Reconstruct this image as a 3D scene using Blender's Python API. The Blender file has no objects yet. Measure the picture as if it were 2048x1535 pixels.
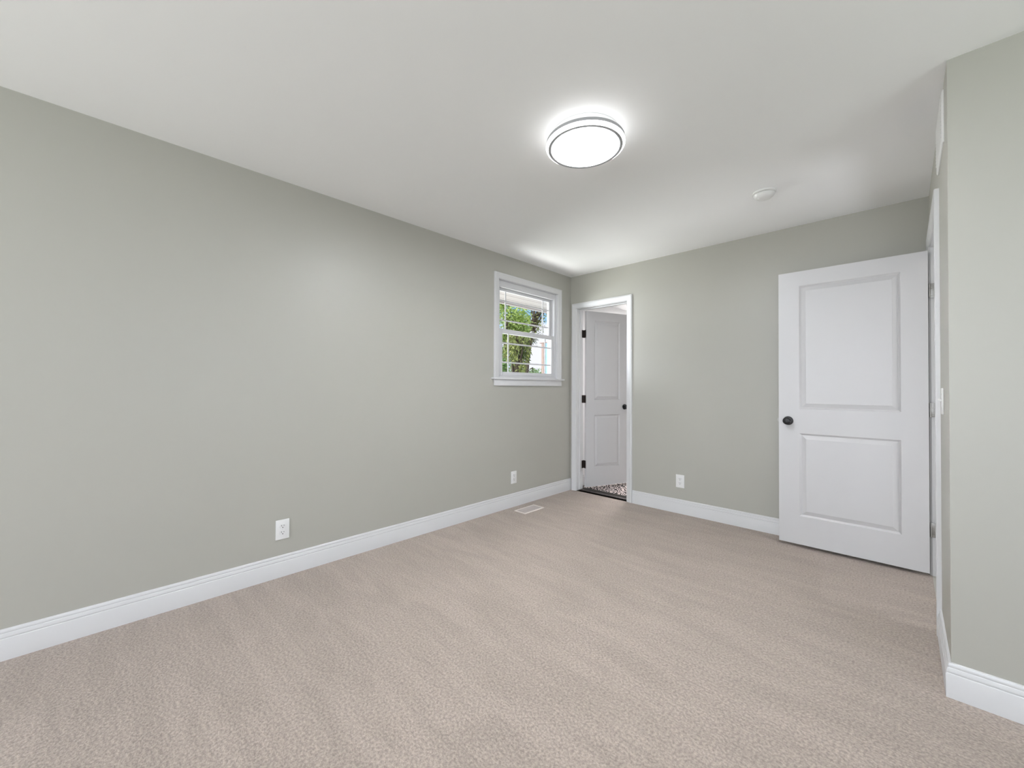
import bpy, bmesh, math, random
from mathutils import Vector, Matrix
random.seed(7)
PI = math.pi
sc = bpy.context.scene
COL = sc.collection

# ------------------------------------------------------------------ camera
F_PX, YAW, PITCH, ROLL, CY = 806.99, 0.7702, 0.0110, 0.0045, 765.4
cam_d = bpy.data.cameras.new('camera')
cam = bpy.data.objects.new('camera', cam_d); COL.objects.link(cam)
fw = Vector((-math.sin(YAW)*math.cos(PITCH), math.cos(YAW)*math.cos(PITCH), math.sin(PITCH)))
rt = Vector((math.cos(YAW), math.sin(YAW), 0)); up = rt.cross(fw)
r2 = rt*math.cos(ROLL) + up*math.sin(ROLL); u2 = -rt*math.sin(ROLL) + up*math.cos(ROLL)
m = Matrix((r2, u2, -fw)).transposed().to_4x4(); m.translation = Vector((2.7546, 0, 1.1675))
cam.matrix_world = m
cam_d.sensor_width = 36; cam_d.lens = F_PX/2048*36
cam_d.shift_y = -(767.5 - CY)/2048
cam_d.clip_start = 0.02
sc.camera = cam

# ------------------------------------------------------------------ world, sun, fill lamps
sc.view_settings.view_transform = 'Standard'; sc.view_settings.look = 'None'
sc.view_settings.exposure = 0.29; sc.view_settings.gamma = 1.0
sc.view_settings.use_curve_mapping = False
w = bpy.data.worlds.new('sky'); sc.world = w; w.use_nodes = True
nt = w.node_tree; nt.nodes.clear()
N = nt.nodes.new; L = nt.links.new
out = N('ShaderNodeOutputWorld'); bg = N('ShaderNodeBackground'); bg.inputs['Strength'].default_value = 1.0
tc = N('ShaderNodeTexCoord'); nz = N('ShaderNodeTexNoise'); nz.inputs['Scale'].default_value = 9; nz.inputs['Detail'].default_value = 4
rp = N('ShaderNodeValToRGB'); rp.color_ramp.elements[0].position = .44; rp.color_ramp.elements[1].position = .56
rp.color_ramp.elements[0].color = (.33, .60, .92, 1); rp.color_ramp.elements[1].color = (.86, .86, .95, 1)
L(tc.outputs['Generated'], nz.inputs['Vector']); L(nz.outputs['Fac'], rp.inputs['Fac'])
L(rp.outputs['Color'], bg.inputs['Color']); L(bg.outputs[0], out.inputs[0])
sun_d = bpy.data.lights.new('sun', 'SUN'); sun_d.energy = 3.2; sun_d.angle = .009; sun_d.color = (1, .96, .9)
sun = bpy.data.objects.new('sun', sun_d); COL.objects.link(sun)
sun.rotation_euler = Vector((-.42, .40, -.85)).to_track_quat('-Z', 'Y').to_euler()


def area(name, loc, direction, sx, sy, energy, col=(1, 1, 1), spread=PI):
    d = bpy.data.lights.new(name, 'AREA'); d.shape = 'RECTANGLE'; d.size = sx; d.size_y = sy
    d.energy = energy; d.color = col; d.spread = spread
    o = bpy.data.objects.new(name, d); COL.objects.link(o); o.location = loc
    o.rotation_euler = Vector(direction).to_track_quat('-Z', 'Y').to_euler()
    return o


E_REAR, E_SIDE2, E_HALLG, E_GLINT, E_BATH, E_HALL = 69, 9, 12, 95, 34, 4
E_DIFF, E_RING, E_RINGB, E_OUT_NEAR, E_FAR = 84, 1.6, 7, 330, 150
C_FILL = (.965, .99, 1.05)
E_OUT_FAR = 1700
#OVERRIDE
# fill lamps added at the invented window openings behind the camera
area('rear_fill', (2.15, -2.66, 1.32), (0, 1, .0), 3.7, 1.80, E_REAR, C_FILL)
area('outdoor_far_fill', (-6.8, 3.4, -.40), (.3, 0, 1), 4.5, 5.0, E_OUT_FAR, (1, .99, .97))  # lamp added over the lawn to lift the far ceiling
area('side_near_fill', (4.38, 1.20, 1.42), (-1, 0, .0), 1.3, 1.40, E_SIDE2, C_FILL)
area('hallway_fill', (4.20, 3.05, .60), (-1, .05, .55), .8, .8, E_HALLG, C_FILL)  # added fill from beyond the entry doorway, source out of view
# sun glint off bright ground, plus two added fill lamps outside the far window
area('sun_glint', (-1.55, 2.55, -.15), (.95, .25, 1.1), 2.2, .90, E_GLINT, (1, .99, .97))
area('outdoor_near_fill', (-3.6, .6, -.40), (.6, .5, 1), 3.2, 3.2, E_OUT_NEAR, (1, .99, .97))  # added lamp standing in for light off the ground
area('far_window_fill', (-3.2, -.1, 1.75), (1, 1, 0), 1.3, 1.2, E_FAR, C_FILL)  # added lamp standing in for low open sky, brightens the end wall
# bathroom lamp, and a weak unseen fill over the hallway
area('bathroom_lamp_light', (.32, 5.35, 2.18), (0, 0, -1), .4, .3, E_BATH, (1, .97, .96))
area('hallway_unseen_light', (3.7, 3.1, 2.40), (0, 0, -1), .3, .3, E_HALL, (1, .97, .93))

# ------------------------------------------------------------------ dimensions
H = 2.44          # ceiling
W = 2.8805        # side wall plane (with the entry doorway)
YB = 3.810        # back wall plane
YC = 2.279        # short wall facing the camera on the right
YR = -2.60        # rear wall
XR = 4.30         # right wall of the room behind the camera
T = .12


# ------------------------------------------------------------------ materials
def mat(name, col, rough=.6, metal=0, bump=None, noise=None, spec=.5, emit=None, coat=0):
    """bump = (scale, strength, distance); noise = (scale, amount) varies the colour."""
    mt = bpy.data.materials.new(name); mt.use_nodes = True
    t = mt.node_tree; b = t.nodes['Principled BSDF']
    b.inputs['Base Color'].default_value = (*col, 1); b.inputs['Roughness'].default_value = rough
    b.inputs['Metallic'].default_value = metal; b.inputs['Specular IOR Level'].default_value = spec
    b.inputs['Coat Weight'].default_value = coat
    if emit:
        b.inputs['Emission Color'].default_value = (*emit[0], 1); b.inputs['Emission Strength'].default_value = emit[1]
    if bump or noise:
        g = t.nodes.new('ShaderNodeNewGeometry')
    if bump:
        n = t.nodes.new('ShaderNodeTexNoise'); n.inputs['Scale'].default_value = bump[0]; n.inputs['Detail'].default_value = 3
        bp = t.nodes.new('ShaderNodeBump'); bp.inputs['Strength'].default_value = bump[1]; bp.inputs['Distance'].default_value = bump[2]
        t.links.new(g.outputs['Position'], n.inputs['Vector']); t.links.new(n.outputs['Fac'], bp.inputs['Height'])
        t.links.new(bp.outputs['Normal'], b.inputs['Normal'])
    if noise:
        n = t.nodes.new('ShaderNodeTexNoise'); n.inputs['Scale'].default_value = noise[0]; n.inputs['Detail'].default_value = 3
        mx = t.nodes.new('ShaderNodeMix'); mx.data_type = 'RGBA'
        mx.inputs['A'].default_value = (*[c*(1-noise[1]) for c in col], 1)
        mx.inputs['B'].default_value = (*[min(1, c*(1+noise[1])) for c in col], 1)
        t.links.new(g.outputs['Position'], n.inputs['Vector']); t.links.new(n.outputs['Fac'], mx.inputs['Factor'])
        t.links.new(mx.outputs['Result'], b.inputs['Base Color'])
    return mt


M_wall = mat('wall_paint', (.436, .430, .383), .43, bump=(260, .10, .0006), noise=(1.3, .012), spec=.5)
M_ceil = mat('ceiling_paint', (.94, .94, .94), .85, bump=(180, .10, .0008), spec=.2)
M_white = mat('trim_paint', (.68, .68, .68), .32, spec=.5)
M_doorw = mat('door_paint', (.60, .595, .598), .38, bump=(420, .05, .0003), spec=.5)
M_vinyl = mat('window_vinyl', (.66, .66, .67), .35)
M_plate = mat('plastic_white', (.80, .80, .785), .3)
M_slot = mat('socket_dark', (.05, .05, .05), .5)
M_black = mat('knob_black', (.008, .008, .009), .35, bump=(900, .15, .0002))
M_bronze = mat('hinge_bronze', (.055, .042, .036), .42, metal=.7, noise=(160, .5))
M_nickel = mat('hinge_nickel', (.42, .41, .39), .36, metal=.85, noise=(180, .25))
M_bathw = mat('bathroom_paint', (.92, .92, .92), .6, bump=(200, .08, .0006))
M_shade = mat('hinge_shadow', (.10, .09, .085), .6)
M_soffit = mat('soffit_vinyl', (.34, .305, .312), .5)
M_siding = mat('siding', (.75, .75, .74), .6)
M_grass = mat('grass', (.10, .19, .05), .9, noise=(3, .4))
M_trim_out = mat('corner_board', (.33, .23, .20), .7, noise=(14, .2))
M_blue = mat('blue_boards', (.24, .42, .68), .6, noise=(6, .08))
M_paving = mat('pale_paving', (.62, .60, .56), .8, noise=(5, .1))
M_bark = mat('bark', (.085, .06, .045), .9, bump=(30, .6, .02), noise=(9, .4))
M_diff = mat('lamp_diffuser', (.9, .9, .9), .4, emit=((.965, .985, 1.04), E_DIFF))
# emission shaped brightest at the disc's centre, weaker outward so the rim stays grey
_t = M_diff.node_tree; _c = _t.nodes.new('ShaderNodeTexCoord'); _s = _t.nodes.new('ShaderNodeSeparateXYZ'); _x = _t.nodes.new('ShaderNodeCombineXYZ')
_l = _t.nodes.new('ShaderNodeVectorMath'); _l.operation = 'LENGTH'; _r = _t.nodes.new('ShaderNodeMapRange')
_t.links.new(_c.outputs['Object'], _s.inputs[0]); _t.links.new(_s.outputs[0], _x.inputs[0]); _t.links.new(_s.outputs[1], _x.inputs[1]); _t.links.new(_x.outputs[0], _l.inputs[0])
_t.links.new(_l.outputs['Value'], _r.inputs['Value']); _t.links.new(_r.outputs[0], _t.nodes['Principled BSDF'].inputs['Emission Strength'])
_r.inputs['From Min'].default_value = .10; _r.inputs['From Max'].default_value = .165; _r.inputs['To Min'].default_value = E_DIFF*1.9; _r.inputs['To Max'].default_value = 4
M_glow = mat('lamp_light_ring', (.9, .9, .9), .4, emit=((1, 1, 1), E_RING))
M_glow2 = mat('lamp_lower_ring', (.9, .9, .9), .4, emit=((1, 1, 1), E_RINGB))
M_band = mat('lamp_band', (.36, .36, .37), .45, metal=.0)
M_base = mat('lamp_base', (.80, .80, .80), .5)


def glass_mat():
    mt = bpy.data.materials.new('window_glass'); mt.use_nodes = True; t = mt.node_tree; t.nodes.clear()
    o = t.nodes.new('ShaderNodeOutputMaterial'); mx = t.nodes.new('ShaderNodeMixShader')
    tr = t.nodes.new('ShaderNodeBsdfTransparent'); gl = t.nodes.new('ShaderNodeBsdfGlossy'); gl.inputs['Roughness'].default_value = .01
    lw = t.nodes.new('ShaderNodeLayerWeight'); lw.inputs['Blend'].default_value = .5
    pw = t.nodes.new('ShaderNodeMath'); pw.operation = 'POWER'; pw.inputs[1].default_value = 5; t.links.new(lw.outputs['Facing'], pw.inputs[0])
    fr = t.nodes.new('ShaderNodeMath'); fr.operation = 'MULTIPLY_ADD'; fr.inputs[1].default_value = .35; fr.inputs[2].default_value = .0015; t.links.new(pw.outputs[0], fr.inputs[0])
    tr.inputs['Color'].default_value = (.96, .97, .97, 1)
    t.links.new(fr.outputs[0], mx.inputs[0]); t.links.new(tr.outputs[0], mx.inputs[1]); t.links.new(gl.outputs[0], mx.inputs[2])
    t.links.new(mx.outputs[0], o.inputs[0])
    return mt


M_glass = glass_mat()


def carpet_mat():
    mt = bpy.data.materials.new('carpet'); mt.use_nodes = True; t = mt.node_tree; b = t.nodes['Principled BSDF']
    N = t.nodes.new; K = t.links.new
    b.inputs['Roughness'].default_value = .95; b.inputs['Specular IOR Level'].default_value = .1
    b.inputs['Sheen Weight'].default_value = .15; b.inputs['Sheen Roughness'].default_value = .5
    g = N('ShaderNodeNewGeometry')

    def noise(scale, detail, vec=None, dist=0):
        n = N('ShaderNodeTexNoise'); n.inputs['Scale'].default_value = scale; n.inputs['Detail'].default_value = detail
        n.inputs['Distortion'].default_value = dist
        K(vec or g.outputs['Position'], n.inputs['Vector']); return n.outputs['Fac']
    tuft = noise(105, 3.5)
    fleck = noise(240, 2)
    # brushed pile: broad strokes of nap lying one way or the other
    mp = N('ShaderNodeMapping'); mp.inputs['Rotation'].default_value = (0, 0, math.radians(38)); mp.inputs['Scale'].default_value = (1.0, 4.2, 1)
    K(g.outputs['Position'], mp.inputs['Vector'])
    nap = noise(1.7, 3.0, mp.outputs['Vector'], .9)
    mp2 = N('ShaderNodeMapping'); mp2.inputs['Rotation'].default_value = (0, 0, math.radians(-24)); mp2.inputs['Scale'].default_value = (1.0, 7.0, 1)
    K(g.outputs['Position'], mp2.inputs['Vector'])
    nap2 = noise(1.6, 2.5, mp2.outputs['Vector'], .6)

    def ramp(src, p0, p1, c0, c1):
        r = N('ShaderNodeMapRange'); r.inputs['From Min'].default_value = p0; r.inputs['From Max'].default_value = p1
        r.inputs['To Min'].default_value = c0; r.inputs['To Max'].default_value = c1; K(src, r.inputs['Value']); return r.outputs[0]

    def mul(a, c):
        x = N('ShaderNodeMath'); x.operation = 'MULTIPLY'; K(a, x.inputs[0]); K(c, x.inputs[1]); return x.outputs[0]
    v = mul(mul(ramp(tuft, .32, .68, .72, 1.17), ramp(fleck, .3, .7, .86, 1.12)),
            mul(ramp(nap, .45, .53, .965, 1.015), ramp(nap2, .485, .53, .966, 1.016)))
    vm = N('ShaderNodeVectorMath'); vm.operation = 'SCALE'; vm.inputs[0].default_value = (.428, .364, .316)
    K(v, vm.inputs['Scale']); K(vm.outputs['Vector'], b.inputs['Base Color'])
    bp = N('ShaderNodeBump'); bp.inputs['Strength'].default_value = .75; bp.inputs['Distance'].default_value = .006
    K(tuft, bp.inputs['Height']); K(bp.outputs['Normal'], b.inputs['Normal'])
    return mt


M_carpet = carpet_mat()


def mat_maze():
    mt = bpy.data.materials.new('maze_mat'); mt.use_nodes = True; t = mt.node_tree; b = t.nodes['Principled BSDF']
    N = t.nodes.new; K = t.links.new
    b.inputs['Roughness'].default_value = .9
    g = N('ShaderNodeTexCoord'); mg = N('ShaderNodeTexMagic'); mg.turbulence_depth = 3
    mg.inputs['Scale'].default_value = 9; mg.inputs['Distortion'].default_value = 2.2
    wv = N('ShaderNodeTexWave'); wv.inputs['Scale'].default_value = 13; wv.inputs['Distortion'].default_value = 9; wv.inputs['Detail'].default_value = .5
    wv.inputs['Detail Scale'].default_value = 1.2; wv.bands_direction = 'DIAGONAL'
    K(g.outputs['Object'], wv.inputs['Vector'])
    r = N('ShaderNodeValToRGB'); r.color_ramp.elements[0].position = .40; r.color_ramp.elements[1].position = .50
    r.color_ramp.elements[0].color = (.03, .022, .02, 1); r.color_ramp.elements[1].color = (.66, .58, .56, 1)
    K(wv.outputs['Fac'], r.inputs['Fac']); K(r.outputs['Color'], b.inputs['Base Color'])
    return mt


M_maze = mat_maze()
M_matedge = mat('mat_border', (.045, .04, .035), .9, noise=(90, .5))
M_thresh = mat('dark_floor', (.040, .030, .026), .5, noise=(20, .3))


def leaf_mat(name, c0, c1):
    mt = bpy.data.materials.new(name); mt.use_nodes = True; t = mt.node_tree; b = t.nodes['Principled BSDF']
    g = t.nodes.new('ShaderNodeNewGeometry'); mx = t.nodes.new('ShaderNodeMix'); mx.data_type = 'RGBA'
    mx.inputs['A'].default_value = (*c0, 1); mx.inputs['B'].default_value = (*c1, 1)
    t.links.new(g.outputs['Random Per Island'], mx.inputs['Factor']); t.links.new(mx.outputs['Result'], b.inputs['Base Color'])
    b.inputs['Roughness'].default_value = .6
    tl = t.nodes.new('ShaderNodeBsdfTranslucent'); t.links.new(mx.outputs['Result'], tl.inputs['Color'])
    ms = t.nodes.new('ShaderNodeMixShader'); ms.inputs[0].default_value = .35
    o = t.nodes['Material Output']; t.links.new(b.outputs[0], ms.inputs[1]); t.links.new(tl.outputs[0], ms.inputs[2]); t.links.new(ms.outputs[0], o.inputs[0])
    return mt


M_lime = leaf_mat('lime_leaves', (.30, .42, .08), (.62, .70, .28))
M_olive = leaf_mat('olive_leaves', (.12, .15, .04), (.42, .44, .16))
M_green = leaf_mat('green_leaves', (.10, .22, .05), (.38, .50, .22))


# ------------------------------------------------------------------ mesh helpers
def box(bm, x0, x1, y0, y1, z0, z1, bev=0, mi=0):
    vs = [bm.verts.new((x, y, z)) for x in (x0, x1) for y in (y0, y1) for z in (z0, z1)]
    q = [(0, 1, 3, 2), (4, 6, 7, 5), (0, 4, 5, 1), (2, 3, 7, 6), (0, 2, 6, 4), (1, 5, 7, 3)]
    fs = [bm.faces.new([vs[i] for i in f]) for f in q]
    for f in fs: f.material_index = mi
    if bev:
        es = list({e for f in fs for e in f.edges})
        bmesh.ops.bevel(bm, geom=es, offset=bev, segments=2, affect='EDGES', profile=.6)


def obj(name, bm, mats, parent=None, smooth=False, loc=None):
    bmesh.ops.recalc_face_normals(bm, faces=bm.faces)
    me = bpy.data.meshes.new(name)
    bm.to_mesh(me); bm.free()
    for x in (mats if isinstance(mats, (list, tuple)) else [mats]): me.materials.append(x)
    if smooth:
        for p in me.polygons: p.use_smooth = True
        me.set_sharp_from_angle(angle=math.radians(38))
    o = bpy.data.objects.new(name, me); COL.objects.link(o)
    if loc: o.location = loc
    if parent: o.parent = parent
    return o


def empty(name, loc=(0, 0, 0), rz=0):
    o = bpy.data.objects.new(name, None); COL.objects.link(o); o.location = loc; o.rotation_euler = (0, 0, rz)
    o.empty_display_size = .05
    return o


def tag(o, label, cat, kind=None, group=None):
    o['label'] = label; o['category'] = cat
    if kind: o['kind'] = kind
    if group: o['group'] = group
    return o


def local(o, parent):
    """keep world coordinates of mesh o under a parent that stands elsewhere"""
    o.parent = parent
    mi = (Matrix.Translation(parent.location) @ parent.rotation_euler.to_matrix().to_4x4()).inverted()
    o.data.transform(mi)
    return o


def sweep(bm, pts, n, prof, side=1, closed=False):
    """extrude profile [(u across, v along n)] along pts with mitred corners"""
    n = Vector(n).normalized(); pts = [Vector(p) for p in pts]; k = len(pts); rings = []
    for i, p in enumerate(pts):
        s = []
        if closed or i > 0: s.append(n.cross((p - pts[i-1]).normalized())*side)
        if closed or i < k-1: s.append(n.cross((pts[(i+1) % k] - p).normalized())*side)
        mvec = s[0] if len(s) == 1 else (s[0]+s[1])/(1+s[0].dot(s[1]))
        rings.append([bm.verts.new(p + mvec*u + n*v) for u, v in prof])
    q = len(prof)
    for i in range(k if closed else k-1):
        a, b = rings[i], rings[(i+1) % k]
        for j in range(q): bm.faces.new([a[j], a[(j+1) % q], b[(j+1) % q], b[j]])
    if not closed:
        bm.faces.new(rings[0]); bm.faces.new(rings[-1][::-1])


def lathe(bm, prof, seg=48, M=Matrix(), mis=None):
    """prof [(r, z)] round z; closes at r=0"""
    rings = []
    for r, z in prof:
        if r < 1e-6: rings.append([bm.verts.new(M @ Vector((0, 0, z)))])
        else: rings.append([bm.verts.new(M @ Vector((r*math.cos(2*PI*i/seg), r*math.sin(2*PI*i/seg), z))) for i in range(seg)])
    for j in range(len(rings)-1):
        a, b = rings[j], rings[j+1]
        for i in range(seg):
            i2 = (i+1) % seg
            if len(a) == 1 and len(b) == 1: continue
            if len(a) == 1: f = bm.faces.new([a[0], b[i2], b[i]])
            elif len(b) == 1: f = bm.faces.new([a[i], a[i2], b[0]])
            else: f = bm.faces.new([a[i], a[i2], b[i2], b[i]])
            if mis: f.material_index = mis[j]


def wall(name, axis, a, b, u0, u1, z0, z1, holes=(), m=None, label=None):
    """a wall a..b thick on axis ('x' or 'y'), u0..u1 long, with rectangular holes (u0,u1,z0,z1)"""
    us = sorted({u0, u1, *[h[0] for h in holes], *[h[1] for h in holes]}); zs = sorted({z0, z1, *[h[2] for h in holes], *[h[3] for h in holes]})
    bm = bmesh.new()
    solid = lambda i, j: 0 <= i < len(us)-1 and 0 <= j < len(zs)-1 and not any(
        h[0]-1e-6 <= us[i] and us[i+1] <= h[1]+1e-6 and h[2]-1e-6 <= zs[j] and zs[j+1] <= h[3]+1e-6 for h in holes)
    P = (lambda t, u, z: (t, u, z)) if axis == 'x' else (lambda t, u, z: (u, t, z))
    cache = {}

    def v(t, u, z):
        k = (t, u, z)
        if k not in cache: cache[k] = bm.verts.new(P(t, u, z))
        return cache[k]
    for i in range(len(us)-1):
        for j in range(len(zs)-1):
            if not solid(i, j): continue
            ua, ub, za, zb = us[i], us[i+1], zs[j], zs[j+1]
            for t in (a, b): bm.faces.new([v(t, ua, za), v(t, ub, za), v(t, ub, zb), v(t, ua, zb)])
            for di, dj, e in ((-1, 0, ((ua, za), (ua, zb))), (1, 0, ((ub, za), (ub, zb))), (0, -1, ((ua, za), (ub, za))), (0, 1, ((ua, zb), (ub, zb)))):
                if not solid(i+di, j+dj):
                    (p, q), (r, s) = e
                    bm.faces.new([v(a, p, q), v(a, r, s), v(b, r, s), v(b, p, q)])
    o = obj(name, bm, m or M_wall); o['kind'] = 'structure'
    if label: o['label'] = label
    return o


def S(o, label=None):
    o['kind'] = 'structure'
    if label: o['label'] = label
    return o


# ------------------------------------------------------------------ structure: shell
WIN = (2.650, 3.562, 1.262, 2.200)            # far window opening y0,y1,z0,z1
D1 = (.088, .706, 2.062)                      # narrow doorway in the back wall: x0,x1,head
D2 = (2.846, 3.661, 2.062)                    # entry doorway in the side wall: y0,y1,head
J = .019                                      # jamb board

bm = bmesh.new(); box(bm, 0, XR, YR, YC, -.12, 0); box(bm, 0, W, YC, YB+.048, -.12, 0)
S(obj('floor', bm, M_carpet), 'beige textured wall-to-wall carpet with vacuum tracks')
bm = bmesh.new(); box(bm, -T, XR+T, YR-T, YB+T, H, H+.1)
S(obj('ceiling', bm, M_ceil), 'flat white painted ceiling')
wall('wall_left', 'x', -T, 0, YR-T, YB+T, -.12, H, [(WIN[0], WIN[1], WIN[2], WIN[3])], label='long pale greige wall with the small window')
wall('wall_back', 'y', YB, YB+T, 0, XR+T, -.12, H, [(D1[0]-J, D1[1]+J, 0, D1[2]+J)], label='pale greige end wall with the narrow doorway')
wall('wall_right', 'x', W, W+T, YC+T, YB, -.12, H, [(D2[0]-J, D2[1]+J, 0, D2[2]+J)], label='side wall holding the entry doorway')
wall('wall_front_right', 'y', YC, YC+T, W, XR+T, -.12, H, label='pale greige wall at the right edge facing the room')
wall('wall_rear', 'y', YR-T, YR, 0, XR, -.12, H, [(.25, 4.05, .35, 2.26)], label='wall behind the viewer with a wide opening added for fill light')  # unseen wall; its opening is invented for the rear fill lamp
wall('wall_side', 'x', XR, XR+T, YR-T, YC, -.12, H, [(-.95, 1.95, .70, 2.15)], label='wall behind the viewer at the right')  # unseen wall; opening invented for the side fill lamp

# hallway beyond the entry doorway
bm = bmesh.new(); box(bm, W, XR, YC+T, YB, -.12, -.002)
S(obj('floor_hallway', bm, M_carpet), 'hallway carpet beyond the entry doorway')
wall('wall_hallway', 'x', XR, XR+T, YC+T, YB, -.12, H)

# bathroom beyond the narrow doorway
BX1, BY1, BH = 2.30, 5.90, 2.235
bm = bmesh.new(); box(bm, 0, BX1, YB+.090, BY1, -.12, 0.0)
S(obj('floor_bathroom', bm, M_thresh), 'dark bathroom floor behind the narrow doorway')
bm = bmesh.new(); box(bm, -T, BX1+T, YB+T, BY1+T, BH, BH+.1)
S(obj('ceiling_bathroom', bm, M_bathw), 'bright bathroom ceiling')
wall('wall_bathroom_left', 'x', -T, 0, YB+T, BY1+T, -.12, BH, m=M_bathw)
wall('wall_bathroom_back', 'y', BY1, BY1+T, 0, BX1, -.12, BH, m=M_bathw)
wall('wall_bathroom_right', 'x', BX1, BX1+T, YB+T, BY1+T, -.12, BH, m=M_bathw)
bm = bmesh.new(); box(bm, D1[0]-J, D1[1]+J, YB+.044, YB+.100, -.10, .007, bev=.003)
S(obj('trim_threshold', bm, M_thresh), 'dark threshold strip between carpet and bathroom floor')

# ------------------------------------------------------------------ baseboards
BB = [(0, 0), (.015, 0), (.015, .090), (.0148, .0905), (.0118, .0925), (.0122, .0945), (.0132, .0965), (.0130, .100), (.0112, .108), (.0106, .1105), (.0078, .1125), (.0080, .1145), (.0088, .1165),
      (.0086, .1205), (.0072, .1255), (.0040, .1290), (0, .1300)]


def baseboard(name, pts, side, label=None):
    bm = bmesh.new(); sweep(bm, pts, (0, 0, 1), BB, side)
    return S(obj(name, bm, M_white, smooth=True), label)


baseboard('baseboard_left', [(0, YR, 0), (0, YB, 0)], -1, 'white moulded baseboard along the window wall')
baseboard('baseboard_back', [(.774, YB, 0), (W, YB, 0)], -1, 'white moulded baseboard along the end wall')
baseboard('baseboard_right', [(W, 2.787, 0), (W, YC, 0), (XR, YC, 0)], -1, 'white moulded baseboard wrapping the outside corner')
baseboard('baseboard_rear', [(XR, YR, 0), (0, YR, 0)], -1)
baseboard('baseboard_bathroom', [(0, YB+T, 0), (0, BY1, 0), (BX1, BY1, 0)], -1)

# ------------------------------------------------------------------ casings, jambs
CAS = [(0, 0), (0, .008), (.0025, .0105), (.008, .0108), (.0105, .0122), (.0125, .0108), (.0150, .0108), (.022, .0122), (.034, .0150), (.0405, .0160), (.0425, .0178), (.046, .0180), (.0545, .0180), (.057, .0165), (.058, .013), (.058, 0)]
CR = .005


def casing(bm, pts, n, side):
    sweep(bm, pts, n, CAS, side)


# narrow doorway casing + jamb (room face)
t = S(empty('trim_doorway_narrow', ((D1[0]+D1[1])/2, YB, 0)), 'white moulded casing and jamb round the narrow doorway'); 
x0, x1, zh = D1[0]-CR, D1[1]+CR, D1[2]+CR
bm = bmesh.new(); casing(bm, [(x0, YB, 0), (x0, YB, zh), (x1, YB, zh), (x1, YB, 0)], (0, -1, 0), 1)
local(obj('casing', bm, M_white, smooth=True), t)
bm = bmesh.new(); casing(bm, [(x0, YB+T, 0), (x0, YB+T, zh), (x1, YB+T, zh), (x1, YB+T, 0)], (0, 1, 0), -1)
local(obj('casing', bm, M_white, smooth=True), t)
bm = bmesh.new()
box(bm, D1[0]-J, D1[0], YB, YB+T, 0, D1[2]+J, bev=.0008); box(bm, D1[1], D1[1]+J, YB, YB+T, 0, D1[2]+J, bev=.0008); box(bm, D1[0], D1[1], YB, YB+T, D1[2], D1[2]+J, bev=.0008)
local(obj('jamb', bm, M_white), t)
bm = bmesh.new(); ys0, ys1 = YB+.045, YB+.080
box(bm, D1[0], D1[0]+.011, ys0, ys1, 0, D1[2], bev=.002); box(bm, D1[1]-.011, D1[1], ys0, ys1, 0, D1[2], bev=.002); box(bm, D1[0]+.011, D1[1]-.011, ys0, ys1, D1[2]-.011, D1[2], bev=.002)
local(obj('door_stop', bm, M_white), t)

# entry doorway casing + jamb
t = S(empty('trim_doorway_entry', (W, (D2[0]+D2[1])/2, 0)), 'white casing and jamb round the entry doorway seen edge-on')
y0, y1, zh = D2[0]-CR, D2[1]+CR, D2[2]+CR
bm = bmesh.new(); casing(bm, [(W, y0, 0), (W, y0, zh), (W, y1, zh), (W, y1, 0)], (-1, 0, 0), -1)
local(obj('casing', bm, M_white, smooth=True), t)
bm = bmesh.new(); casing(bm, [(W+T, y0, 0), (W+T, y0, zh), (W+T, y1, zh), (W+T, y1, 0)], (1, 0, 0), 1)
local(obj('casing', bm, M_white, smooth=True), t)
bm = bmesh.new()
box(bm, W, W+T, D2[0]-J, D2[0], 0, D2[2]+J, bev=.0008); box(bm, W, W+T, D2[1], D2[1]+J, 0, D2[2]+J, bev=.0008); box(bm, W, W+T, D2[0], D2[1], D2[2], D2[2]+J, bev=.0008)
local(obj('jamb', bm, M_white), t)
bm = bmesh.new(); xs0, xs1 = W+.037, W+.072
box(bm, xs0, xs1, D2[0], D2[0]+.011, 0, D2[2], bev=.002); box(bm, xs0, xs1, D2[1]-.011, D2[1], 0, D2[2], bev=.002); box(bm, xs0, xs1, D2[0]+.011, D2[1]-.011, D2[2]-.011, D2[2], bev=.002)
local(obj('door_stop', bm, M_white), t)
bm = bmesh.new(); box(bm, W-.004, W+.030, D2[0]-.0002, D2[0]+.0016, .895, .955, bev=.0005); box(bm, W-.0085, W-.002, D2[0]-.006, D2[0]+.0016, .905, .945, bev=.0008)
local(obj('strike_plate', bm, M_nickel), t)


# ------------------------------------------------------------------ doors
def rect_ring(bm, a, b):
    for i in range(4): bm.faces.new([a[i], a[(i+1) % 4], b[(i+1) % 4], b[i]])


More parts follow.
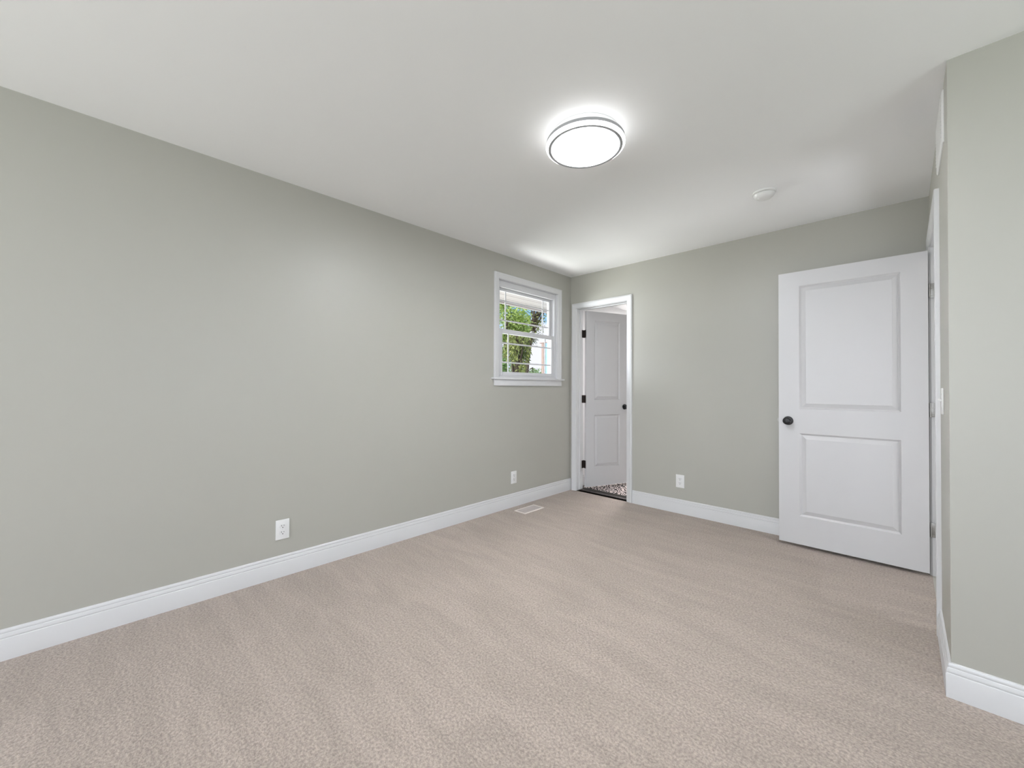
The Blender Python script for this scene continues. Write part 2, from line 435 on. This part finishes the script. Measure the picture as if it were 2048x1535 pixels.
def door_slab(wd, h0, h1, th, panels):
    """slab in local coords: x 0..wd, y 0..th (face y=0 is the front), z h0..h1, moulded panels on both faces"""
    bm = bmesh.new()
    xs = sorted({0, wd, *[p for q in panels for p in q[:2]]}); zs = sorted({h0, h1, *[p for q in panels for p in q[2:]]})
    isp = lambda i, j: any(abs(xs[i]-q[0]) < 1e-6 and abs(xs[i+1]-q[1]) < 1e-6 and abs(zs[j]-q[2]) < 1e-6 and abs(zs[j+1]-q[3]) < 1e-6 for q in panels)
    steps = [(0, 0), (.0015, .0022), (.0100, .0098), (.0115, .0110), (.0140, .0110), (.0150, .0104), (.0385, .0022), (.0395, .0010), (.0425, .0008)]
    for yy, sg in ((0, 1), (th, -1)):
        V = {}
        def v(x, z):
            if (x, z) not in V: V[(x, z)] = bm.verts.new((x, yy, z))
            return V[(x, z)]
        for i in range(len(xs)-1):
            for j in range(len(zs)-1):
                xa, xb, za, zb = xs[i], xs[i+1], zs[j], zs[j+1]
                ring = [v(xa, za), v(xb, za), v(xb, zb), v(xa, zb)]
                if not isp(i, j): bm.faces.new(ring); continue
                for ins, dep in steps[1:]:
                    nr = [bm.verts.new((x, yy+sg*dep, z)) for x, z in ((xa+ins, za+ins), (xb-ins, za+ins), (xb-ins, zb-ins), (xa+ins, zb-ins))]
                    rect_ring(bm, ring, nr); ring = nr
                bm.faces.new(ring)
    # edges
    def strip(pa, pb, qa, qb): bm.faces.new([bm.verts.new(p) for p in (pa, pb, qb, qa)])
    strip((0, 0, h0), (0, 0, h1), (0, th, h0), (0, th, h1)); strip((wd, 0, h0), (wd, 0, h1), (wd, th, h0), (wd, th, h1))
    strip((0, 0, h1), (wd, 0, h1), (0, th, h1), (wd, th, h1)); strip((0, 0, h0), (wd, 0, h0), (0, th, h0), (wd, th, h0))
    bmesh.ops.remove_doubles(bm, verts=bm.verts, dist=1e-5)
    return bm


def knob_bm(cx, z, th, yf=0):
    """rose + round knob on the face y=yf (towards -y) and on the opposite face"""
    bm = bmesh.new()
    rose = [(0, 0), (.0325, 0), (.0325, .003), (.0300, .0065), (.0200, .0085), (.0120, .0095), (.0105, .013), (.0100, .024), (.0120, .029), (.0190, .0325),
            (.0245, .037), (.0272, .043), (.0272, .048), (.0250, .0535), (.0195, .0575), (.0185, .0568), (.0110, .0590), (.0080, .0590), (.0070, .0610), (0, .0615)]
    for y, a in ((yf, PI/2), (yf+th, -PI/2)):
        Mx = Matrix.Translation((cx, y, z)) @ Matrix.Rotation(a, 4, 'X')
        lathe(bm, rose, 40, Mx)
    return bm


def hinge(root, px, py, ang_jamb, ang_door, z, m, lw=.032):
    """butt hinge: knuckle at (px,py); leaves run off in two directions (radians)"""
    bm = bmesh.new()
    for k in range(5):
        z0 = z-.0445+k*.0178
        Mx = Matrix.Translation((px, py, z0+.0004))
        lathe(bm, [(0, 0), (.0050, 0), (.0058, .0008), (.0058, .0162), (.0050, .0170), (0, .0170)], 14, Mx)
    for a in (ang_jamb, ang_door):
        sub = bmesh.new()
        box(sub, .003, lw+.006, -.0012, .0012, -.0445, .0445, bev=.0005)
        for sz, sx in ((-.033, .012), (-.012, .026), (.012, .012), (.033, .026)):
            lathe(sub, [(0, .0012), (.0042, .0012), (.0036, .0022), (0, .0018)], 10, Matrix.Translation((sx, 0, sz)) @ Matrix.Rotation(PI/2, 4, 'X'))
            lathe(sub, [(0, .0012), (.0042, .0012), (.0036, .0022), (0, .0018)], 10, Matrix.Translation((sx, 0, sz)) @ Matrix.Rotation(-PI/2, 4, 'X'))
        bmesh.ops.transform(sub, matrix=Matrix.Translation((px, py, z)) @ Matrix.Rotation(a, 4, 'Z'), verts=sub.verts)
        me = bpy.data.meshes.new('tmp'); sub.to_mesh(me); sub.free(); bm.from_mesh(me); bpy.data.meshes.remove(me)
    return local(obj('hinge', bm, m, smooth=True), root)


HZ = (.287, 1.037, 1.789)
# entry door: stands open into the room, square to its wall
PX, PY = W-.006, D2[1]+.0005
dw, th = .795, .035
xr = 2.868; xl = xr-dw; yf = 3.620
root = empty('door_entry', (xr, yf, 0)); S(root); tag(root, 'wide white two-panel door standing open in front of the end wall, black round knob', 'door', 'structure')
pan = [(.122, .663, .230, .838), (.122, .663, 1.018, 1.927)]      # measured from the free edge
pl = [(p[0]+.007, p[1]+.007, p[2], p[3]) for p in pan]
bm = door_slab(dw, .022, 2.036, th, pl)
bmesh.ops.translate(bm, verts=bm.verts, vec=(xl, yf, 0))
local(obj('door_slab', bm, M_doorw), root)
bm = knob_bm(2.133, .928, th, yf); k = local(obj('door_knob', bm, M_black, root, smooth=True), root); k['label'] = 'black round knob with stepped rose'
bm = bmesh.new(); box(bm, xl-.0015, xl+.001, yf+.005, yf+.030, .900, .957, bev=.0005); box(bm, xl-.012, xl, yf+.010, yf+.024, .916, .941, bev=.003)
local(obj('latch', bm, M_nickel), root)
for z in HZ: hinge(root, PX-.001, PY-.009, 0, -PI/2, z, M_nickel, .026)

# narrow bathroom door: swings away into the bathroom, hinged at the left
A = math.radians(67.6); PXb, PYb = D1[0]+.010, YB+T+.008
root = empty('door_bathroom', (PXb, PYb, 0), A); tag(root, 'narrow white two-panel door ajar inside the back doorway beside the window', 'door', 'structure')
bw = .606
pan = [(.1100, .4750, .245, .852), (.1100, .4750, 1.027, 1.949)]
bm = door_slab(bw, .028, 2.052, th, pan)
bmesh.ops.translate(bm, verts=bm.verts, vec=(.003, -.043, 0))
obj('door_slab', bm, M_doorw, root)
bm = knob_bm(bw-.062+.003, .940, th, -.043); k = obj('door_knob', bm, M_black, root, smooth=True); k['label'] = 'black round knob'
bm = bmesh.new(); box(bm, bw+.001, bw+.0045, -.038, -.013, .911, .968, bev=.0005)
obj('latch', bm, M_nickel, root)
for z in HZ: hinge(root, PXb, PYb-.004, -PI/2, A-PI/2, z, M_bronze, .032)
for o in root.children:
    if o.name.startswith('hinge'): o['label'] = 'dark bronze hinge'

# ------------------------------------------------------------------ window
wy0, wy1, wz0, wz1 = WIN
win = empty('window_1', (0, (wy0+wy1)/2, wz0)); tag(win, 'small white double-hung window with grilles, high on the long wall near the corner', 'window', 'structure')
bm = bmesh.new(); casing(bm, [(0, wy0, wz0), (0, wy0, wz1), (0, wy1, wz1), (0, wy1, wz0)], (1, 0, 0), 1)
local(obj('casing', bm, M_white, smooth=True), win)
bm = bmesh.new(); box(bm, -.02, .036, wy0-.088, wy1+.088, wz0-.018, wz0, bev=.005)
local(obj('window_stool', bm, M_white, smooth=True), win)
AP = [(0, 0), (.057, 0), (.057, .013), (.0555, .0165), (.046, .018), (.034, .0150), (.022, .0122), (.008, .0108), (.0025, .0105), (0, .008)]
bm = bmesh.new(); box(bm, 0, .016, wy0-.058, wy1+.058, wz0-.078, wz0-.018, bev=.003)
local(obj('apron', bm, M_white, smooth=True), win)
# jamb extension lining the opening
def frame_bars(bm, xa, xb, y0, y1, z0, z1, l, r, b, t, bev=.0015):
    box(bm, xa, xb, y0, y0+l, z0, z1, bev); box(bm, xa, xb, y1-r, y1, z0, z1, bev)
    box(bm, xa, xb, y0+l, y1-r, z0, z0+b, bev); box(bm, xa, xb, y0+l, y1-r, z1-t, z1, bev)
bm = bmesh.new()
frame_bars(bm, -.022, 0, wy0, wy1, wz0, wz1, .004, .004, .004, .004)
frame_bars(bm, -.118, -.020, wy0+.002, wy1-.002, wz0+.002, wz1-.002, .034, .034, .020, .046)
frame_bars(bm, -.058, -.050, wy0+.034, wy1-.034, wz0+.02, wz1-.044, .008, .008, .004, .010)
box(bm, -.050, -.022, wy0+.036, wy1-.036, wz1-.062, wz1-.044, .003)
local(obj('window_frame', bm, M_vinyl), win)


def sash(name, xa, xb, y0, y1, z0, z1, st, bt, tp, gy, gz):
    """sash with stiles st, bottom rail bt, top rail tp; muntins at inset gy (sides) and gz (top/bottom) of the glass"""
    bm = bmesh.new()
    frame_bars(bm, xa, xb, y0, y1, z0, z1, st, st, bt, tp, .003)
    o = local(obj(name, bm, M_vinyl, smooth=True), win)
    ga, gb, gc, gd = y0+st, y1-st, z0+bt, z1-tp; xm = (xa+xb)/2
    bm = bmesh.new(); mw = .0075
    for y in (ga+gy, gb-gy): box(bm, xm-.003, xm+.003, y-mw, y+mw, gc, gd, .002)
    for z in (gc+gz, gd-gz): box(bm, xm-.0028, xm+.0028, ga, gb, z-mw, z+mw, .002)
    m = obj('muntins', bm, M_vinyl); m.parent = o
    m.data.transform(Matrix.Translation(-win.location))
    bm = bmesh.new(); box(bm, xm-.009, xm-.0075, ga-.003, gb+.003, gc-.003, gd+.003)
    g = obj('pane', bm, M_glass); g.parent = o; g.data.transform(Matrix.Translation(-win.location)); g['label'] = 'clear glass pane'
    return o


lo = sash('lower_sash', -.052, -.024, wy0+.037, wy1-.037, wz0+.023, 1.735, .043, .034, .044, .092, .092)
hi = sash('upper_sash', -.090, -.062, wy0+.037, wy1-.037, 1.697, wz1-.050, .040, .040, .038, .092, .092)
bm = bmesh.new()
box(bm, -.050, -.028, 3.145, 3.205, 1.735, 1.743, .002); box(bm, -.046, -.034, 3.160, 3.172, 1.743, 1.755, .002); box(bm, -.045, -.037, 3.168, 3.212, 1.750, 1.757, .002)
lk = obj('sash_lock', bm, M_vinyl); lk.parent = lo; lk.data.transform(Matrix.Translation(-win.location))

# ------------------------------------------------------------------ ceiling light
LX, LY = 1.610, 1.700
cl = empty('ceiling_light', (LX, LY, H)); tag(cl, 'round flush-mounted ceiling lamp, lit, with a grey ringed rim', 'ceiling light')
bm = bmesh.new(); lathe(bm, [(0, 0), (.164, 0), (.167, -.003), (.167, -.034), (.160, -.036), (0, -.036)], 96)
b = obj('base', bm, M_base, cl, smooth=True)
bm = bmesh.new(); lathe(bm, [(.160, -.033), (.186, -.0335), (.188, -.0355), (.188, -.0375), (.160, -.038)], 96)
b = obj('light_ring', bm, M_glow, cl, smooth=True); b['label'] = 'thin glowing upper ring'
bm = bmesh.new(); lathe(bm, [(.160, -.0372), (.1915, -.0372), (.1935, -.0385), (.1935, -.0535), (.188, -.0545), (.160, -.0545)], 96)
b = obj('rim', bm, M_band, cl, smooth=True); b['label'] = 'grey metal band'
bm = bmesh.new(); lathe(bm, [(.175, -.0535), (.1925, -.0535), (.1950, -.0555), (.1952, -.0600), (.1930, -.0640), (.1875, -.0680), (.1820, -.0700), (.175, -.0700)], 96)
b = obj('light_ring', bm, M_glow2, cl, smooth=True); b['label'] = 'broad glowing lower ring'
bm = bmesh.new(); lathe(bm, [(.168, -.0690), (.1835, -.0695), (.1835, -.0712), (.1800, -.0728), (.1730, -.0722), (.168, -.0700)], 96)
b = obj('trim_ring', bm, M_band, cl, smooth=True); b['label'] = 'thin grey inner ring'
bm = bmesh.new(); lathe(bm, [(.172, -.0660), (.172, -.0702), (.160, -.0725), (.120, -.0755), (.060, -.0775), (0, -.0780)], 96)
b = obj('diffuser', bm, M_diff, cl, smooth=True); b['label'] = 'glowing white diffuser disc'

# ------------------------------------------------------------------ smoke detector
sd = empty('smoke_detector', (2.112, 3.002, H)); tag(sd, 'round white smoke alarm on the ceiling near the open door', 'smoke detector')
bm = bmesh.new(); lathe(bm, [(0, 0), (.066, 0), (.068, -.004), (.067, -.010), (.060, -.013), (0, -.013)], 56)
obj('mounting_plate', bm, M_plate, sd, smooth=True)
bm = bmesh.new(); lathe(bm, [(.050, -.0125), (.0545, -.0125), (.0545, -.0155), (.050, -.0155)], 56)
b = obj('vent_gap', bm, M_slot, sd); b['label'] = 'dark air gap round the rim'
bm = bmesh.new(); lathe(bm, [(0, -.0150), (.058, -.0150), (.0600, -.0175), (.0585, -.0230), (.050, -.0340), (.044, -.0390), (.030, -.0420), (0, -.0430)], 56)
obj('cover', bm, M_plate, sd, smooth=True)
bm = bmesh.new(); lathe(bm, [(0, 0), (.0125, 0), (.0125, .004), (.0105, .0048), (.0100, .0030), (0, .0030)], 24, Matrix.Translation((-.030, -.024, -.0355)) @ Matrix.Rotation(math.radians(152), 4, Vector((.62, -.78, 0))))
obj('test_button', bm, M_plate, sd, smooth=True)


# ------------------------------------------------------------------ outlets and switch
def outlet_parts(root, n):
    """faces local -y; plate w .078 h .121"""
    bm = bmesh.new(); box(bm, -.0385, .0385, -.0055, 0, -.060, .060, bev=.0025)
    lathe(bm, [(0, 0), (.0032, 0), (.0028, .0012), (0, .001)], 12, Matrix.Translation((0, -.0055, 0)) @ Matrix.Rotation(PI/2, 4, 'X'))
    obj('cover_plate', bm, M_plate, root, smooth=True)
    for zc in (.0195, -.0195):
        bm = bmesh.new()
        pts = []
        for i in range(32):
            a = 2*PI*i/32; pts.append((.0172*math.cos(a), max(-.0138, min(.0138, .0172*math.sin(a)))))
        f = [bm.verts.new((x, -.0050, z+zc)) for x, z in pts]; g = [bm.verts.new((x*.97, -.0078, z*.97+zc)) for x, z in pts]
        for i in range(32): bm.faces.new([f[i], f[(i+1) % 32], g[(i+1) % 32], g[i]])
        bm.faces.new(g)
        s = obj('socket', bm, M_plate, root)
        bm = bmesh.new()
        box(bm, -.0080, -.0055, -.0082, -.0074, zc+.0005, zc+.0090); box(bm, .0055, .0078, -.0082, -.0074, zc+.0012, zc+.0082)
        lathe(bm, [(0, 0), (.0030, 0), (.0030, .0006), (0, .0006)], 14, Matrix.Translation((0, -.0075, zc-.0068)) @ Matrix.Rotation(PI/2, 4, 'X'))
        p = obj('slots', bm, M_slot, s); p['label'] = 'dark socket openings'


def copy_tree(o, parent=None):
    c = o.copy(); COL.objects.link(c); c.parent = parent
    for ch in list(o.children): copy_tree(ch, c)
    return c


ol = empty('wall_outlet', (0, .8105, .287), PI/2); outlet_parts(ol, 1)
G = 'white duplex outlets low on the walls'
tag(ol, 'white duplex outlet on the long wall, the nearer one, below bare wall', 'outlet', group=G)
o2 = copy_tree(ol); o2.location = (0, 2.868, .285)
tag(o2, 'white duplex outlet on the long wall below the window, near the floor register', 'outlet', group=G)
o3 = copy_tree(ol); o3.location = (1.254, YB, .299); o3.rotation_euler = (0, 0, 0)
tag(o3, 'white duplex outlet on the end wall between the narrow doorway and the open door', 'outlet', group=G)

ls = empty('light_switch', (W, 2.600, 1.115), -PI/2); tag(ls, 'white toggle light switch on the side wall beside the entry doorway casing', 'light switch')
bm = bmesh.new(); box(bm, -.036, .036, -.0055, 0, -.058, .058, bev=.0025)
for zc in (-.030, .030): lathe(bm, [(0, 0), (.0032, 0), (.0028, .0012), (0, .001)], 12, Matrix.Translation((0, -.0055, zc)) @ Matrix.Rotation(PI/2, 4, 'X'))
obj('cover_plate', bm, M_plate, ls, smooth=True)
bm = bmesh.new(); box(bm, -.005, .005, -.019, -.004, -.004, .004, bev=.0012); bmesh.ops.rotate(bm, verts=bm.verts, cent=(0, -.004, 0), matrix=Matrix.Rotation(math.radians(-28), 3, 'X'))
bmesh.ops.translate(bm, verts=bm.verts, vec=(0, 0, .002))
obj('toggle', bm, M_plate, ls)

# ------------------------------------------------------------------ return air grille high on the side wall
gr = empty('air_grille', (W, 2.625, 2.305), -PI/2); tag(gr, 'white louvred air return grille high on the side wall near the ceiling', 'air grille')
bm = bmesh.new(); gw, gh = .185, .110
frame_bars(bm, 0, 1, -gw, gw, -gh, gh, .022, .022, .022, .022, 0)
bm.free(); bm = bmesh.new()
PR = [(0, 0), (.024, 0), (.024, .004), (.020, .007), (.006, .007), (0, .003)]
sweep(bm, [(-gw, 0, -gh), (gw, 0, -gh), (gw, 0, gh), (-gw, 0, gh)], (0, -1, 0), PR, 1, closed=True)
obj('grille_frame', bm, M_plate, gr, smooth=True)
bm = bmesh.new(); nl = 11
for i in range(nl):
    z = -gh+.028+i*(2*gh-.056)/(nl-1)
    sub = bmesh.new(); box(sub, -gw+.022, gw-.022, -.0006, .0006, -.010, .010)
    bmesh.ops.transform(sub, matrix=Matrix.Translation((0, -.0015, z)) @ Matrix.Rotation(math.radians(58), 4, 'X'), verts=sub.verts)
    for v in sub.verts: v.co.y = min(-.0002, v.co.y)
    me = bpy.data.meshes.new('t'); sub.to_mesh(me); sub.free(); bm.from_mesh(me); bpy.data.meshes.remove(me)
obj('louvres', bm, M_plate, gr)
bm = bmesh.new(); box(bm, -gw+.02, gw-.02, -.0006, 0, -gh+.02, gh-.02); b = obj('backing', bm, M_slot, gr); b['label'] = 'dark recess behind the louvres'

# ------------------------------------------------------------------ floor register
fr = empty('floor_register', (.179, 2.902, 0)); tag(fr, 'pale metal floor register set in the carpet below the window', 'floor register')
M_reg = mat('register_enamel', (.74, .68, .63), .4)
M_regd = mat('register_louvre', (.50, .45, .43), .5)
bm = bmesh.new(); hw, hl = .069, .139
sweep(bm, [(-hw, -hl, .001), (hw, -hl, .001), (hw, hl, .001), (-hw, hl, .001)], (0, 0, 1), [(0, 0), (.0155, 0), (.0155, .0035), (.012, .0065), (.004, .0065), (0, .002)], 1, closed=True)
obj('register_frame', bm, M_reg, fr, smooth=True)
bm = bmesh.new(); n = 22
for i in range(n):
    y = -hl+.020+i*(2*hl-.04)/(n-1)
    box(bm, -hw+.0155, -.002, y-.0035, y+.0035, .001, .0042, .0006); box(bm, .002, hw-.0155, y-.0035, y+.0035, .001, .0042, .0006)
box(bm, -.002, .002, -hl+.0155, hl-.0155, .001, .005)
b = obj('louvres', bm, M_regd, fr); b['label'] = 'taupe slotted louvres'
bm = bmesh.new(); box(bm, -hw+.012, hw-.012, -hl+.012, hl-.012, .0002, .0012); b = obj('backing', bm, M_regd, fr)

# ------------------------------------------------------------------ bath mat
mt_ = empty('bath_mat', (.52, 4.50, 0)); tag(mt_, 'black and cream maze-patterned mat on the floor behind the narrow doorway', 'mat')
bm = bmesh.new(); box(bm, -.50, .62, -.575, .62, .0005, .009, bev=.003); b = obj('border', bm, M_matedge, mt_, smooth=True); b['label'] = 'black border'
bm = bmesh.new(); box(bm, -.45, .57, -.525, .57, .008, .011, bev=.001); b = obj('patterned_field', bm, M_maze, mt_); b['label'] = 'cream and black maze pattern'

# ------------------------------------------------------------------ outside
bm = bmesh.new(); box(bm, -40, 12, -20, 45, -.60, -.50)
S(obj('ground', bm, M_grass), 'lawn outside the house')
bm = bmesh.new(); box(bm, -1.35, -.12, -1.0, 5.0, -.5, -.44)
S(obj('trim_path', bm, M_paving))
bm = bmesh.new()
for i in range(17):
    xa = -.12-.052*(i+1); box(bm, xa+.0015, xa+.052, -2.3, 6.7, 2.300-(.002 if i % 3 == 0 else 0), 2.312)
    box(bm, xa-.001, xa+.004, -2.3, 6.7, 2.3022, 2.312)
box(bm, -1.04, -1.00, -2.3, 6.7, 2.265, 2.46, .004)
S(obj('trim_eave', bm, M_soffit), 'pale pinkish eave soffit above the window outside')
bm = bmesh.new(); box(bm, -1.04, XR+1.0, -2.3, 6.7, 2.56, 2.62)  # unseen slab, overhang added to keep sun out of the rear openings
S(obj('roof_sun_shade', bm, M_siding))
# shed
sh = empty('garden_shed', (-3.2, 8.27, -.5)); tag(sh, 'pale blue boarded shed with beige corner post outside the window', 'shed')
bm = bmesh.new()
for i in range(15):
    box(bm, -.9, .9, -.02 if i % 2 else -.014, .02, i*.19, i*.19+.186, 0)
    box(bm, -.9, -.86, 0, 1.5, i*.19, i*.19+.186, 0)
    box(bm, .86, .9, 0, 1.5, i*.19, i*.19+.186, 0)
b = obj('boarded_wall', bm, M_blue, sh)
bm = bmesh.new(); box(bm, -.94, -.86, -.045, .06, 0, 2.84, .004)
b = obj('corner_post', bm, M_trim_out, sh); b['label'] = 'beige corner post'
bm = bmesh.new(); box(bm, -1.0, 1.0, -.06, 1.6, 2.84, 2.86, .004); obj('shed_roof', bm, M_trim_out, sh)


def limb(bm, a, b, r0, r1, seg=7):
    a = Vector(a); b = Vector(b); d = (b-a).normalized(); q = d.to_track_quat('Z', 'Y').to_matrix()
    ra = [bm.verts.new(a + q @ Vector((r0*math.cos(2*PI*i/seg), r0*math.sin(2*PI*i/seg), 0))) for i in range(seg)]
    rb = [bm.verts.new(b + q @ Vector((r1*math.cos(2*PI*i/seg), r1*math.sin(2*PI*i/seg), 0))) for i in range(seg)]
    for i in range(seg): bm.faces.new([ra[i], ra[(i+1) % seg], rb[(i+1) % seg], rb[i]])
    bm.faces.new(ra[::-1]); bm.faces.new(rb)


def tree(name, label, x, y, trunk_h, crown, n_leaf, lm, leaf=.09, branches=9, droop=0, cat='tree', tr=.11, seed=1, lean=0, leany=0):
    """crown = list of (dx, dy, z, rx, ry, rz) ellipsoids relative to the foot (z above ground)"""
    rnd = random.Random(seed); gz = -.5
    root = empty(name, (x, y, gz)); tag(root, label, cat)
    bm = bmesh.new(); p = Vector((0, 0, 0)); r = tr; tips = []
    steps = 6; top = trunk_h
    for i in range(steps):
        q = Vector((lean*(i+1)/steps + rnd.uniform(-.05, .05), leany*((i+1)/steps)**2 + rnd.uniform(-.06, .06), top*(i+1)/steps)); limb(bm, p, q, r, r*.88); p = q; r *= .88
        if i >= 2: tips.append((p.copy(), r))
    for k in range(branches):
        c = crown[k % len(crown)]; s, rr = tips[rnd.randrange(len(tips))]
        e = Vector((c[0]+rnd.uniform(-.7, .7)*c[3], c[1]+rnd.uniform(-.8, .8)*c[4], c[2]+rnd.uniform(-.4, .8)*c[5]))
        mid = s.lerp(e, .5)+Vector((rnd.uniform(-.12, .12), rnd.uniform(-.12, .12), rnd.uniform(.05, .25)))
        limb(bm, s, mid, rr*.55, rr*.36, 6); limb(bm, mid, e, rr*.36, rr*.12, 5)
        for j in range(3):
            s2 = mid.lerp(e, rnd.random()); e2 = s2+Vector((rnd.uniform(-.4, .4), rnd.uniform(-.5, .5), rnd.uniform(-.2, .45))); limb(bm, s2, e2, rr*.16, rr*.05, 4)
    obj('trunk', bm, M_bark, root)
    bm = bmesh.new()
    for k in range(n_leaf):
        c = crown[rnd.randrange(len(crown))]
        v = Vector((rnd.gauss(0, 1), rnd.gauss(0, 1), rnd.gauss(0, 1))).normalized()*rnd.random()**.45
        p = Vector((c[0]+v.x*c[3], c[1]+v.y*c[4], c[2]+v.z*c[5]))
        L_ = leaf*rnd.uniform(.6, 1.3); wd = L_*rnd.uniform(.28, .5)
        d = Vector((rnd.gauss(0, 1), rnd.gauss(0, 1), rnd.gauss(0, .7)-droop)).normalized(); s = d.cross(Vector((rnd.gauss(0, 1), rnd.gauss(0, 1), rnd.gauss(0, 1)))).normalized()*wd
        a = p; b_ = p+d*L_*.45+s*.5; e = p+d*L_; f = p+d*L_*.45-s*.5
        bm.faces.new([bm.verts.new(q) for q in (a, b_, e, f)])
    obj('foliage', bm, lm, root)
    return root


tree('leafy_tree', 'lime green leafy tree seen through the left of the upper sash', -8.0, 10.75, 4.2,
     [(0, .1, 4.6, 1.0, .85, .95), (.2, .45, 4.0, .6, .3, .6), (-.2, -.6, 5.3, .8, .8, .8), (.1, .25, 3.55, .6, .5, .3)], 9000, M_lime, .12, 9, seed=3, tr=.12)
tree('branching_tree', 'dark brown branching tree with sparse olive leaves behind the window', -9.6, 13.35, 5.2,
     [(0, .6, 4.4, .7, .45, .6), (.2, 1.1, 5.2, .8, .6, .8), (0, 1.3, 6.3, .9, .8, .7), (0, .5, 3.9, .4, .35, .35)], 1900, M_olive, .12, 26, seed=5, tr=.16, leany=1.1)
tree('drooping_tree', 'slim tree with drooping green fronds seen through the lower sash', -5.6, 8.82, 3.2,
     [(0, .05, 3.05, .4, .30, .35), (0, .25, 2.75, .35, .16, .40), (0, -.25, 2.8, .3, .12, .45), (0, .05, 2.3, .3, .16, .3)], 1900, M_olive, .11, 18, droop=2.0, seed=8, tr=.10)
tree('garden_bush', 'bright green bush at the lower left of the window view', -7.4, 9.85, 2.0,
     [(0, 0, 2.2, .5, .30, .95), (0, -.5, 2.6, .6, .6, .9)], 4200, M_green, .10, 6, cat='bush', seed=11, tr=.06)
tree('distant_tree', 'small grey green tree farther off at the right of the lower sash', -15.0, 20.3, 3.0,
     [(0, 0, 2.3, .9, 1.0, .7), (0, -1.6, 2.1, .9, 1.1, .6)], 2400, M_green, .16, 8, seed=13, tr=.1)
